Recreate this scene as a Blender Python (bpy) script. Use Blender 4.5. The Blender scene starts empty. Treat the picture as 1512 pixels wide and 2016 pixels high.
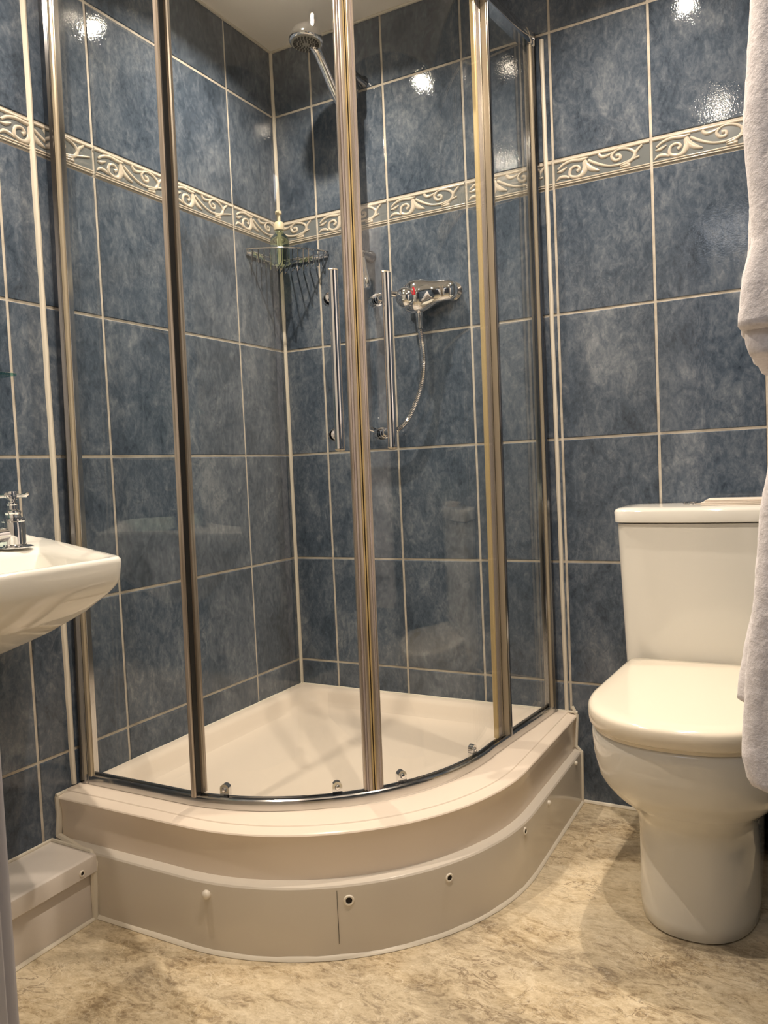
import bpy, bmesh, math, random
from mathutils import Vector, Matrix, noise
random.seed(7)
sc = bpy.context.scene
COL = sc.collection
PI = math.pi

# ------------------------------------------------------------------ camera
cam_d = bpy.data.cameras.new('camera'); cam = bpy.data.objects.new('camera', cam_d); COL.objects.link(cam)
yaw, pitch, roll = 0.5000, -0.0503, -0.0448
fw = Vector((-math.sin(yaw)*math.cos(pitch), math.cos(yaw)*math.cos(pitch), math.sin(pitch)))
r0 = Vector((math.cos(yaw), math.sin(yaw), 0)); u0 = r0.cross(fw)
rr = math.cos(roll)*r0 + math.sin(roll)*u0; uu = -math.sin(roll)*r0 + math.cos(roll)*u0
M = Matrix((rr, uu, -fw)).transposed().to_4x4(); M.translation = Vector((1.486, -2.111, 0.921))
cam.matrix_world = M
cam_d.sensor_fit = 'HORIZONTAL'; cam_d.sensor_width = 36; cam_d.lens = 37.361
cam_d.clip_start = 0.02
sc.camera = cam

# ------------------------------------------------------------------ world, lights, exposure
w = bpy.data.worlds.new('world'); sc.world = w; w.use_nodes = True
w.node_tree.nodes['Background'].inputs[0].default_value = (0.75, 0.82, 1, 1)
w.node_tree.nodes['Background'].inputs[1].default_value = 0.3
sc.view_settings.view_transform = 'Standard'; sc.view_settings.look = 'None'
sc.view_settings.gamma = 1; sc.view_settings.use_curve_mapping = False
sc.view_settings.exposure = 0.35
CEIL = 2.245
LAMPS = [(0.33, -0.41), (0.325, -1.23), (1.18, -1.22), (1.17, -0.43)]
LAMP_W = 7.7
for lx, ly in LAMPS:
    ld = bpy.data.lights.new('downlight_lamp', 'AREA'); ld.shape = 'DISK'; ld.size = 0.024
    ld.energy = LAMP_W; ld.color = (1.0, 0.855, 0.70); ld.spread = math.radians(142)
    lo = bpy.data.objects.new('downlight_lamp', ld); lo.location = (lx, ly, CEIL-0.0135); COL.objects.link(lo)
HALL_W = 8
ld = bpy.data.lights.new('hall_lamp', 'AREA'); ld.shape = 'DISK'; ld.size = 1.0; ld.energy = HALL_W; ld.color = (0.86, 0.9, 1.0)
lo = bpy.data.objects.new('hall_lamp', ld); lo.location = (1.0, -2.75, 2.26); COL.objects.link(lo)

# ------------------------------------------------------------------ materials
def lin(v):
    v /= 255.0
    return v/12.92 if v <= 0.04045 else ((v+0.055)/1.055)**2.4
def c(r, g, b): return (lin(r), lin(g), lin(b), 1)
def mat(name, col=(0.8,0.8,0.8,1), rough=0.4, metal=0.0, spec=0.5, coat=0.0, emit=None, es=1):
    m = bpy.data.materials.new(name); m.use_nodes = True
    b = m.node_tree.nodes['Principled BSDF']
    b.inputs['Base Color'].default_value = col; b.inputs['Roughness'].default_value = rough
    b.inputs['Metallic'].default_value = metal; b.inputs['Specular IOR Level'].default_value = spec
    b.inputs['Coat Weight'].default_value = coat
    if emit: b.inputs['Emission Color'].default_value = emit; b.inputs['Emission Strength'].default_value = es
    return m
class NT:
    def __init__(s, m): s.t = m.node_tree; s.n = s.t.nodes; s.l = s.t.links; s.b = s.n['Principled BSDF']
    def new(s, k, **kw):
        n = s.n.new(k)
        for a, v in kw.items(): setattr(n, a, v)
        return n
    def link(s, a, b): s.l.new(a, b)
    def noise(s, vec, scale, detail=4, rough=0.5, dist=0.0):
        n = s.new('ShaderNodeTexNoise'); n.inputs['Scale'].default_value = scale; n.inputs['Detail'].default_value = detail
        n.inputs['Roughness'].default_value = rough; n.inputs['Distortion'].default_value = dist
        if vec is not None: s.link(vec, n.inputs['Vector'])
        return n.outputs['Fac']
    def ramp(s, fac, stops):
        n = s.new('ShaderNodeValToRGB'); e = n.color_ramp.elements
        while len(e) < len(stops): e.new(0.5)
        for i, (p, cc) in enumerate(stops): e[i].position = p; e[i].color = cc
        s.link(fac, n.inputs[0]); return n.outputs[0]
    def math(s, op, a, b=0.0):
        n = s.new('ShaderNodeMath', operation=op)
        for i, v in enumerate((a, b)):
            if isinstance(v, (int, float)): n.inputs[i].default_value = v
            else: s.link(v, n.inputs[i])
        return n.outputs[0]
    def mix(s, fac, a, b, mode='MIX'):
        n = s.new('ShaderNodeMix', data_type='RGBA', blend_type=mode)
        for sock, v in ((n.inputs[0], fac), (n.inputs[6], a), (n.inputs[7], b)):
            if isinstance(v, (int, float)): sock.default_value = v
            elif isinstance(v, tuple): sock.default_value = v
            else: s.link(v, sock)
        return n.outputs[2]
    def bump(s, h, strength, dist):
        n = s.new('ShaderNodeBump'); n.inputs['Strength'].default_value = strength; n.inputs['Distance'].default_value = dist
        s.link(h, n.inputs['Height']); s.link(n.outputs[0], s.b.inputs['Normal'])

def tile_material():
    m = mat('blue_glazed_tile', rough=0.04, spec=0.5); t = NT(m)
    tc = t.new('ShaderNodeTexCoord'); oi = t.new('ShaderNodeObjectInfo')
    sc_ = t.new('ShaderNodeVectorMath', operation='SCALE'); 
    cb = t.new('ShaderNodeCombineXYZ')
    t.link(oi.outputs['Random'], cb.inputs[0]); t.link(t.math('MULTIPLY', oi.outputs['Random'], 3.7), cb.inputs[2])
    t.link(cb.outputs[0], sc_.inputs[0]); sc_.inputs['Scale'].default_value = 40
    ad = t.new('ShaderNodeVectorMath', operation='ADD'); t.link(tc.outputs['Object'], ad.inputs[0]); t.link(sc_.outputs[0], ad.inputs[1])
    # streaks lean: rotate and stretch
    mp = t.new('ShaderNodeMapping'); mp.inputs['Rotation'].default_value = (0, 0.7, 0); mp.inputs['Scale'].default_value = (1.0, 1.0, 0.6)
    t.link(ad.outputs[0], mp.inputs[0]); v = mp.outputs[0]
    a = t.noise(v, 6.5, 3, 0.55, 0.6)
    b_ = t.noise(v, 26, 7, 0.68, 1.3)
    d = t.noise(v, 95, 4, 0.65, 0.8)
    s = t.math('ADD', t.math('MULTIPLY', a, 0.40), t.math('ADD', t.math('MULTIPLY', b_, 0.42), t.math('MULTIPLY', d, 0.28)))
    col = t.ramp(s, [(0.40, c(50, 60, 72)), (0.51, c(73, 84, 98)), (0.60, c(96, 105, 117)), (0.73, c(134, 140, 147))])
    # dark feathery veins
    e = t.noise(v, 13, 6, 0.6, 2.2)
    ridge = t.math('ABSOLUTE', t.math('SUBTRACT', e, 0.5))
    vein = t.ramp(ridge, [(0.0, (1, 1, 1, 1)), (0.03, (0, 0, 0, 1))])
    gate = t.ramp(t.noise(v, 9, 2), [(0.5, (0, 0, 0, 1)), (0.62, (1, 1, 1, 1))])
    vf = t.math('MULTIPLY', t.math('MULTIPLY', vein, gate), 0.35)
    col = t.mix(vf, col, c(46, 54, 66))
    t.link(col, t.b.inputs['Base Color'])
    h = t.math('ADD', t.noise(tc.outputs['Object'], 230, 2, 0.5), t.math('MULTIPLY', t.noise(tc.outputs['Object'], 30, 2), 1.5))
    t.bump(h, 0.5, 0.00035)
    return m
def floor_material():
    m = mat('marbled_vinyl', rough=0.38, spec=0.4); t = NT(m)
    tc = t.new('ShaderNodeTexCoord'); mp = t.new('ShaderNodeMapping')
    mp.inputs['Rotation'].default_value = (0, 0, 0.5); mp.inputs['Scale'].default_value = (0.75, 1.25, 1)
    t.link(tc.outputs['Object'], mp.inputs[0]); v = mp.outputs[0]
    a = t.noise(v, 3.2, 4, 0.55, 0.9); b_ = t.noise(v, 17, 9, 0.75, 1.2); d = t.noise(v, 75, 6, 0.75, 0.8)
    s = t.math('ADD', t.math('MULTIPLY', a, 0.36), t.math('ADD', t.math('MULTIPLY', b_, 0.46), t.math('MULTIPLY', d, 0.32)))
    col = t.ramp(s, [(0.45, c(116, 96, 71)), (0.51, c(162, 143, 113)), (0.565, c(196, 178, 146)), (0.66, c(222, 206, 176))])
    g = t.ramp(t.noise(v, 5, 2), [(0.42, (0, 0, 0, 1)), (0.6, (1, 1, 1, 1))])
    col = t.mix(t.math('MULTIPLY', g, 0.22), col, c(170, 168, 158))
    e = t.noise(v, 9, 8, 0.62, 2.0)
    vein = t.ramp(t.math('ABSOLUTE', t.math('SUBTRACT', e, 0.52)), [(0.0, (1, 1, 1, 1)), (0.022, (0, 0, 0, 1))])
    gate = t.ramp(t.noise(v, 4.5, 3), [(0.5, (0, 0, 0, 1)), (0.6, (1, 1, 1, 1))])
    col = t.mix(t.math('MULTIPLY', t.math('MULTIPLY', vein, gate), 0.75), col, c(108, 88, 68))
    e2 = t.noise(v, 20, 5, 0.6, 1.2)
    v2 = t.ramp(t.math('ABSOLUTE', t.math('SUBTRACT', e2, 0.47)), [(0.0, (1, 1, 1, 1)), (0.015, (0, 0, 0, 1))])
    col = t.mix(t.math('MULTIPLY', v2, 0.4), col, c(232, 222, 200))
    t.link(col, t.b.inputs['Base Color']); t.bump(t.noise(v, 120, 3), 0.25, 0.0004)
    return m
def glass_material(name, tint, edge=False):
    m = bpy.data.materials.new(name); m.use_nodes = True; nt = m.node_tree; nt.nodes.clear()
    out = nt.nodes.new('ShaderNodeOutputMaterial'); mx = nt.nodes.new('ShaderNodeMixShader')
    tr = nt.nodes.new('ShaderNodeBsdfTransparent'); gl = nt.nodes.new('ShaderNodeBsdfGlossy')
    tr.inputs[0].default_value = tint; gl.inputs['Roughness'].default_value = 0.0; gl.inputs[0].default_value = (1, 1, 1, 1)
    lw = nt.nodes.new('ShaderNodeLayerWeight'); lw.inputs[0].default_value = 0.5
    p = nt.nodes.new('ShaderNodeMath'); p.operation = 'POWER'; p.inputs[1].default_value = 5
    q = nt.nodes.new('ShaderNodeMath'); q.operation = 'MULTIPLY_ADD'; q.inputs[1].default_value = 0.95; q.inputs[2].default_value = 0.035 if not edge else 0.3
    nt.links.new(lw.outputs['Facing'], p.inputs[0]); nt.links.new(p.outputs[0], q.inputs[0]); nt.links.new(q.outputs[0], mx.inputs[0])
    nt.links.new(tr.outputs[0], mx.inputs[1]); nt.links.new(gl.outputs[0], mx.inputs[2]); nt.links.new(mx.outputs[0], out.inputs[0])
    return m
TILE = tile_material(); FLOOR = floor_material()
def grout_material():
    m = mat('cream_grout', c(205, 196, 180), 0.75); t = NT(m)
    tc = t.new('ShaderNodeTexCoord')
    col = t.ramp(t.noise(tc.outputs['Object'], 22, 5, 0.6), [(0.35, c(178, 169, 154)), (0.6, c(206, 198, 184))])
    t.link(col, t.b.inputs['Base Color']); return m
GROUT = grout_material()
SEAL = mat('cream_silicone', c(222, 214, 198), 0.45)
def ceramic(name, col, rough):
    m = mat(name, col, rough, spec=0.5); t = NT(m); tc = t.new('ShaderNodeTexCoord')
    f = t.noise(tc.outputs['Object'], 9, 3)
    t.link(t.mix(t.math('MULTIPLY', f, 0.06), col, tuple(x*0.8 for x in col[:3])+(1,)), t.b.inputs['Base Color'])
    return m
CERAM = ceramic('white_ceramic', c(228, 225, 216), 0.07)
SEATM = ceramic('white_seat_plastic', c(233, 224, 206), 0.14)
ACRYL = ceramic('tray_acrylic', c(232, 218, 202), 0.16)
PANELM = ceramic('riser_panel_gloss', c(214, 206, 194), 0.14)
BOXM = ceramic('boxing_gloss', c(216, 208, 200), 0.22)
TRACKM = mat('track_chrome', (0.62, 0.61, 0.60, 1), 0.13, 1.0)
CHROME = mat('chrome', (0.80, 0.80, 0.81, 1), 0.05, 1.0)
SATIN = mat('polished_aluminium', c(190, 178, 156), 0.28, 0.5)
def brushed():
    m = mat('brushed_profile', (0.62, 0.57, 0.52, 1), 0.28, 0.5); t = NT(m); tc = t.new('ShaderNodeTexCoord')
    mp = t.new('ShaderNodeMapping'); mp.inputs['Scale'].default_value = (260, 260, 0.4); t.link(tc.outputs['Object'], mp.inputs[0])
    t.link(t.ramp(t.noise(mp.outputs[0], 1, 2), [(0.35, c(150, 138, 124)), (0.65, c(206, 192, 178))]), t.b.inputs['Base Color'])
    return m
PROFILE = brushed()
GOLD = mat('yellowed_seal_strip', c(206, 182, 132), 0.3, 0.2)
MILK = mat('clear_plastic_seal', c(188, 176, 172), 0.22, 0.35)
DARK = mat('dark_gap_rubber', c(26, 24, 22), 0.5)
DKMET = mat('dark_chrome_edge', (0.30, 0.30, 0.31, 1), 0.12, 1.0)
GLASS = glass_material('shower_glass', (0.984, 0.993, 0.988, 1))
GEDGE = glass_material('glass_edge_teal', (0.25, 0.52, 0.48, 1), True)
PAINT = mat('ceiling_paint', c(244, 238, 228), 0.8)
WPAINT = mat('wall_paint', c(188, 184, 178), 0.7)
HPAINT = mat('hall_paint', c(88, 86, 90), 0.8)
JAMB = mat('door_frame_gloss', c(214, 210, 214), 0.35)
NAVY = mat('navy_plinth_tile', c(34, 46, 66), 0.2)
RED = mat('red_ring', c(190, 20, 30), 0.3)
RUBBER = mat('nozzle_rubber', c(38, 34, 30), 0.5)
GREYPL = mat('spray_plate', c(150, 148, 136), 0.3, 0.3)
PAPER = mat('booklet_paper', c(226, 214, 200), 0.6)
WHITEPL = mat('white_plastic_cap', c(232, 224, 210), 0.3)
HOLE = mat('hole_dark', c(30, 24, 20), 0.9)
def towel_material():
    m = mat('white_terry', c(226, 220, 218), 0.95, spec=0.1); t = NT(m); tc = t.new('ShaderNodeTexCoord')
    f = t.noise(tc.outputs['Object'], 160, 4, 0.7)
    t.link(t.ramp(f, [(0.3, c(214, 207, 206)), (0.65, c(238, 232, 232))]), t.b.inputs['Base Color'])
    t.b.inputs['Sheen Weight'].default_value = 0.4
    t.bump(f, 0.6, 0.002); return m
TOWEL = towel_material()
BORDBG = mat('border_glaze', c(112, 117, 118), 0.14); BORDREL = mat('border_relief_cream', c(200, 190, 174), 0.16)
LIQ = mat('green_bottle_glass', c(222, 240, 216), 0.03); LIQ.node_tree.nodes['Principled BSDF'].inputs['Transmission Weight'].default_value = 1; LIQ.node_tree.nodes['Principled BSDF'].inputs['IOR'].default_value = 1.36; PUMPM = mat('pale_pump_plastic', c(206, 196, 168), 0.35)

# ------------------------------------------------------------------ geometry helpers
class G:
    """collects shapes for ONE mesh object"""
    def __init__(s): s.v = []; s.f = []; s.m = []
    def add(s, V, F, mi=0, mtx=None):
        o = len(s.v)
        s.v += [tuple(mtx @ Vector(p)) if mtx is not None else tuple(p) for p in V]
        s.f += [tuple(o+i for i in f) for f in F]; s.m += [mi]*len(F); return s
    def box(s, x0, x1, y0, y1, z0, z1, bev=0.0, seg=2, mi=0, mtx=None):
        bm = bmesh.new(); bmesh.ops.create_cube(bm, size=1)
        for v in bm.verts: v.co = Vector((x0+(v.co.x+.5)*(x1-x0), y0+(v.co.y+.5)*(y1-y0), z0+(v.co.z+.5)*(z1-z0)))
        if bev: bmesh.ops.bevel(bm, geom=bm.edges[:], offset=bev, segments=seg, profile=0.5, affect='EDGES')
        bm.verts.index_update(); V = [v.co[:] for v in bm.verts]; F = [[v.index for v in f.verts] for f in bm.faces]; bm.free()
        return s.add(V, F, mi, mtx)
    def tube(s, pts, r, n=10, mi=0, caps=True, flat=1.0, closed=False):
        P = [Vector(p) for p in pts]; N = len(P); R = r if isinstance(r, (list, tuple)) else [r]*N
        V = []; F = []; up = None
        for i in range(N):
            a = P[i-1] if (i > 0 or closed) else P[i]; b = P[(i+1) % N] if (i < N-1 or closed) else P[i]
            t = (b-a).normalized()
            if up is None:
                up = Vector((0, 0, 1)) if abs(t.z) < 0.9 else Vector((1, 0, 0))
            sd = t.cross(up).normalized(); up = sd.cross(t).normalized()
            for k in range(n):
                q = 2*PI*k/n; V.append(P[i] + sd*math.cos(q)*R[i] + up*math.sin(q)*R[i]*flat)
        for i in range(N if closed else N-1):
            j = (i+1) % N
            for k in range(n): F.append((i*n+k, i*n+(k+1) % n, j*n+(k+1) % n, j*n+k))
        if caps and not closed: F.append(tuple(range(n))[::-1]); F.append(tuple((N-1)*n+k for k in range(n)))
        return s.add(V, F, mi)
    def lathe(s, prof, org, axis=(0, 0, 1), n=28, mi=0):
        z = Vector(axis).normalized(); x = z.orthogonal().normalized(); y = z.cross(x); o = Vector(org)
        V = []; F = []; m = len(prof)
        for (r, h) in prof:
            for k in range(n):
                q = 2*PI*k/n; V.append(o + z*h + (x*math.cos(q)+y*math.sin(q))*max(r, 1e-5))
        for i in range(m-1):
            for k in range(n): F.append((i*n+k, i*n+(k+1) % n, (i+1)*n+(k+1) % n, (i+1)*n+k))
        F.append(tuple(range(n))[::-1]); F.append(tuple((m-1)*n+k for k in range(n)))
        return s.add(V, F, mi)
    def loft(s, loops, cap0=True, cap1=True, mi=0, closed=True):
        n = len(loops[0]); V = [p for l in loops for p in l]; F = []
        for i in range(len(loops)-1):
            for k in range(n if closed else n-1): F.append((i*n+k, i*n+(k+1) % n, (i+1)*n+(k+1) % n, (i+1)*n+k))
        if cap0: F.append(tuple(range(n))[::-1])
        if cap1: F.append(tuple((len(loops)-1)*n+k for k in range(n)))
        return s.add(V, F, mi)
    def sweep(s, prof, path, mi=0):
        """closed profile [(off,z)] along path(off)->[(x,y)]; ends capped"""
        cols = [path(d) for d, z in prof]; n = len(prof)
        loops = [[(cols[j][i][0], cols[j][i][1], prof[j][1]) for j in range(n)] for i in range(len(cols[0]))]
        return s.loft(loops, mi=mi)
    def make(s, name, mats, parent=None, org=(0, 0, 0), sharp=38, label=None, kind=None, recalc=True):
        o = Vector(org)
        rt = parent
        while rt is not None and rt.parent is not None: rt = rt.parent
        if rt is not None and rt.name.split('.')[0] in ('shower_enclosure', 'sliding_door') and name != 'wall_sealant':
            # the enclosure stands slightly out of plumb, its top a little closer to the back wall
            s.v = [(v[0], v[1]+0.022*(v[2]-.25)/1.8*min(1, max(0, -v[1]/.3)), v[2]) for v in (tuple(q) for q in s.v)]
        me = bpy.data.meshes.new(name); me.from_pydata([tuple(Vector(v)-o) for v in s.v], [], s.f)
        if not isinstance(mats, (list, tuple)): mats = [mats]
        for m in mats: me.materials.append(m)
        me.polygons.foreach_set('material_index', s.m)
        if recalc:
            bm = bmesh.new(); bm.from_mesh(me); bmesh.ops.recalc_face_normals(bm, faces=bm.faces[:]); bm.to_mesh(me); bm.free()
        me.polygons.foreach_set('use_smooth', [True]*len(me.polygons))
        me.set_sharp_from_angle(angle=math.radians(sharp))
        ob = bpy.data.objects.new(name, me); COL.objects.link(ob)
        if parent is not None: ob.parent = parent
        else: ob.location = o
        if label: ob['label'] = label
        if kind: ob['kind'] = kind
        return ob
def thing(name, label, cat, loc, group=None):
    o = bpy.data.objects.new(name, None); o.empty_display_size = 0.05; COL.objects.link(o); o.location = loc
    o['label'] = label; o['category'] = cat
    if group: o['group'] = group
    return o
def org_of(o):
    while o.parent is not None: o = o.parent
    return o.location
def part(g, name, m, parent, label=None, sharp=38, kind=None):
    return g.make(name, m, parent, org_of(parent), sharp, label, kind)
def tag(o, label, cat, group=None):
    o['label'] = label; o['category'] = cat
    if group: o['group'] = group
    return o
def arcpts(cx, cy, r, a0, a1, n): return [(cx+r*math.cos(a0+(a1-a0)*i/n), cy+r*math.sin(a0+(a1-a0)*i/n)) for i in range(n+1)]
def qpath(cx, cy, r, x0, xe, ye, x1=None):
    def f(off):
        R = r+off; P = [(x0+(cx-x0)*i/5, cy-R) for i in range(5)]
        P += arcpts(cx, cy, R, -PI/2, 0, 34)
        P += [(cx+R+(xe-cx-r)*i/4, cy+(ye-cy)*i/4) for i in range(1, 5)]
        return P
    return f
def rrect(x0, x1, y0, y1, r, z, n=6, bow=0.0):
    """rounded rectangle loop, y0 is the front (more negative) edge, bowed outward"""
    P = []
    for (cx, cy, a) in ((x0+r, y1-r, PI/2), (x0+r, y0+r, PI), (x1-r, y0+r, 1.5*PI), (x1-r, y1-r, 0)):
        for i in range(n+1):
            q = a+PI/2*i/n; P.append((cx+r*math.cos(q), cy+r*math.sin(q)))
        if a == PI:
            for i in range(1, 12): P.append((x0+r+(x1-x0-2*r)*i/12, y0))
        if a == 0:
            for i in range(1, 5): P.append((x1-r+(x0-x1+2*r)*i/5, y1))
    xc = (x0+x1)/2; h = (x1-x0)/2; L = []
    for x, y in P:
        k = max(0, min(1, (y1-y)/(y1-y0)))
        L.append((x, y - bow*k*(1-((x-xc)/h)**2), z))
    return L
def dloop(xc, hw, yb, yf, z, ym=-0.5, ex=2.3, n=26, rb=0.02, taper=0.0):
    """D-shaped loop: straight back and sides, round front"""
    P = []
    hb = hw-taper
    P.append((xc-hb+rb, yb)); P.append((xc-hb+rb*0.3, yb-rb*0.3)); P.append((xc-hb, yb-rb))
    for i in range(1, 6): P.append((xc-hb-(hw-hb)*i/6, yb-rb+(ym-yb+rb)*i/6))
    for i in range(n+1):
        q = PI + PI*i/n; cx, sx = math.cos(q), math.sin(q)
        P.append((xc+hw*math.copysign(abs(cx)**(2/ex), cx), ym+(ym-yf)*math.copysign(abs(sx)**(2/ex), sx)))
    for i in range(5, 0, -1): P.append((xc+hb+(hw-hb)*i/6, yb-rb+(ym-yb+rb)*i/6))
    P.append((xc+hb, yb-rb)); P.append((xc+hb-rb*0.3, yb-rb*0.3)); P.append((xc+hb-rb, yb))
    return [(x, y, z) for x, y in P]

# ------------------------------------------------------------------ room shell
def struct(g, name, m): 
    o = g.make(name, m); o['kind'] = 'structure'; return o
ROOMX = 1.62; FRONTY = -1.80
floor = struct(G().box(-0.1, 2.4, -3.3, 0.1, -0.05, 0.0), 'floor', FLOOR)
ceiling = struct(G().box(-0.1, ROOMX+0.1, FRONTY-0.1, 0.1, CEIL, CEIL+0.05), 'ceiling', PAINT)
GR = 0.0022
wall_back = struct(G().box(-0.1, ROOMX+0.1, GR, 0.1, 0, CEIL), 'wall_back', GROUT)
wall_left = struct(G().box(-0.1, -GR, FRONTY-0.1, GR, 0, CEIL), 'wall_left', GROUT)
wall_right = struct(G().box(ROOMX, ROOMX+0.1, FRONTY-0.1, GR, 0, CEIL), 'wall_right', TILE)
JX = 1.0225
wall_front = struct(G().box(-GR, JX-0.03, FRONTY-0.1, FRONTY, 0, CEIL).box(JX-0.03, ROOMX, FRONTY-0.1, FRONTY, 2.03, CEIL), 'wall_front', WPAINT)
# door lining of the doorway the view comes through
jg = G().box(JX-0.028, JX, FRONTY-0.11, FRONTY+0.003, 0, 2.03, 0.002).box(JX-0.03, ROOMX, FRONTY-0.11, FRONTY+0.003, 2.0, 2.03, 0.002)
door_lining = struct(jg, 'door_1', JAMB)
ar = G().box(JX-0.075, JX-0.006, FRONTY, FRONTY+0.016, 0, 2.06, 0.004).make('architrave', JAMB, door_lining)
# hall behind the doorway
struct(G().box(0.2, 0.3, -3.3, FRONTY-0.1, 0, CEIL+0.05), 'wall_hall_left', HPAINT)
struct(G().box(2.3, 2.4, -3.3, FRONTY-0.1, 0, CEIL+0.05), 'wall_hall_right', HPAINT)
struct(G().box(ROOMX+0.1, 2.3, FRONTY-0.2, FRONTY-0.1, 0, CEIL+0.05), 'wall_hall_near', HPAINT)
struct(G().box(0.2, 2.4, -3.4, -3.3, 0, CEIL+0.05), 'wall_hall_far', HPAINT)
struct(G().box(0.2, 2.4, -3.4, FRONTY-0.1, CEIL+0.05, CEIL+0.1), 'ceiling_hall', PAINT)

# tiles -------------------------------------------------------------
GAP = 0.0065
cache = {}
def tile_mesh(w_, h_):
    k = (round(w_, 4), round(h_, 4))
    if k not in cache:
        a, b, t, e = w_/2, h_/2, 0.006, 0.0016
        V = [(-a, t, -b), (a, t, -b), (a, t, b), (-a, t, b), (-a, e, -b), (a, e, -b), (a, e, b), (-a, e, b),
             (-a+e, 0, -b+e), (a-e, 0, -b+e), (a-e, 0, b-e), (-a+e, 0, b-e)]
        F = [(3, 2, 1, 0)] + [(i, (i+1) % 4, 4+(i+1) % 4, 4+i) for i in range(4)] + [(4+i, 4+(i+1) % 4, 8+(i+1) % 4, 8+i) for i in range(4)] + [(8, 9, 10, 11)]
        me = bpy.data.meshes.new('tile'); me.from_pydata(V, [], F); me.materials.append(TILE)
        me.polygons.foreach_set('use_smooth', [True]*len(F)); me.set_sharp_from_angle(angle=math.radians(20)); me.update()
        cache[k] = me
    return cache[k]
def ridge(g, pts, ws, h, mi=0, nseg=5):
    """rounded raised stroke in the local XZ plane, rising toward -y"""
    # resample with catmull-rom
    P = [Vector((p[0], p[1])) for p in pts]; out = []; wo = []
    for i in range(len(P)-1):
        p0, p1, p2, p3 = P[max(i-1, 0)], P[i], P[i+1], P[min(i+2, len(P)-1)]
        for s_ in range(4):
            t = s_/4
            out.append(0.5*((2*p1)+(p2-p0)*t+(2*p0-5*p1+4*p2-p3)*t*t+(3*p1-p0-3*p2+p3)*t**3)); wo.append(ws[i]*(1-t)+ws[i+1]*t)
    out.append(P[-1]); wo.append(ws[-1]); V = []; F = []; N = len(out)
    for i, p in enumerate(out):
        d = (out[min(i+1, N-1)]-out[max(i-1, 0)]).normalized(); nn = Vector((-d.y, d.x)); wd = wo[i]
        for k in range(nseg):
            q = PI*k/(nseg-1); V.append((p.x+nn.x*math.cos(q)*wd, -math.sin(q)*h*min(1, wd/0.0025)+0.0004, p.y+nn.y*math.cos(q)*wd))
    for i in range(N-1):
        for k in range(nseg-1): F.append((i*nseg+k, i*nseg+k+1, (i+1)*nseg+k+1, (i+1)*nseg+k))
    F.append(tuple(range(nseg))); F.append(tuple((N-1)*nseg+k for k in range(nseg))[::-1])
    g.add(V, F, mi)
STROKES = [  # u,v points and half widths (mm)
 ([(0.0, .10), (.04, .27), (.10, .58), (.19, .74), (.30, .66), (.37, .72)], [1.2, 1.6, 2.0, 2.4, 2.6, .8]),
 ([(.37, .47), (.46, .06), (.57, -.30), (.68, -.40), (.79, -.28), (.9, -.08), (1.0, .10)], [2.2, 2.2, 1.8, 1.7, 1.6, 1.4, 1.2]),
 ([(.33, .55), (.35, .1), (.41, -.28), (.485, -.52)], [2.6, 4.2, 3.6, .8]),
 ([(.32, .45), (.335, -.1), (.29, -.58), (.22, -.62)], [2.2, 4.4, 3.2, 1.0]),
 ([(.30, -.60), (.24, -.66), (.17, -.45), (.18, .10), (.245, .24), (.275, -.02), (.245, -.2)], [2.2, 2.4, 2.4, 2.2, 2.0, 2.2, 2.6]),
 ([(.02, -.66), (.06, -.42), (.12, -.45), (.165, -.62)], [.8, 2.4, 2.6, .8]),
 ([(.03, .05), (.08, .08), (.14, .28)], [.8, 2.6, .9]),
 ([(.48, .78), (.515, .50), (.58, .52), (.66, .74)], [2.4, 2.6, 2.0, .8]),
 ([(.62, .60), (.70, .80), (.79, .66), (.85, .30), (.84, -.1), (.77, -.44), (.70, -.52)], [.9, 1.6, 1.9, 2.3, 2.6, 2.2, .8]),
 ([(.66, .74), (.615, .40), (.645, .02), (.70, .04), (.70, .32), (.66, .34)], [1.6, 2.2, 2.4, 2.2, 2.2, 2.6]),
 ([(.845, 0), (.875, .40), (.93, .74)], [1.6, 2.2, 1.6]),
 ([(.76, -.46), (.80, -.62), (.70, -.66)], [1.0, 2.2, .8]),
]
bcache = {}
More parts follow.
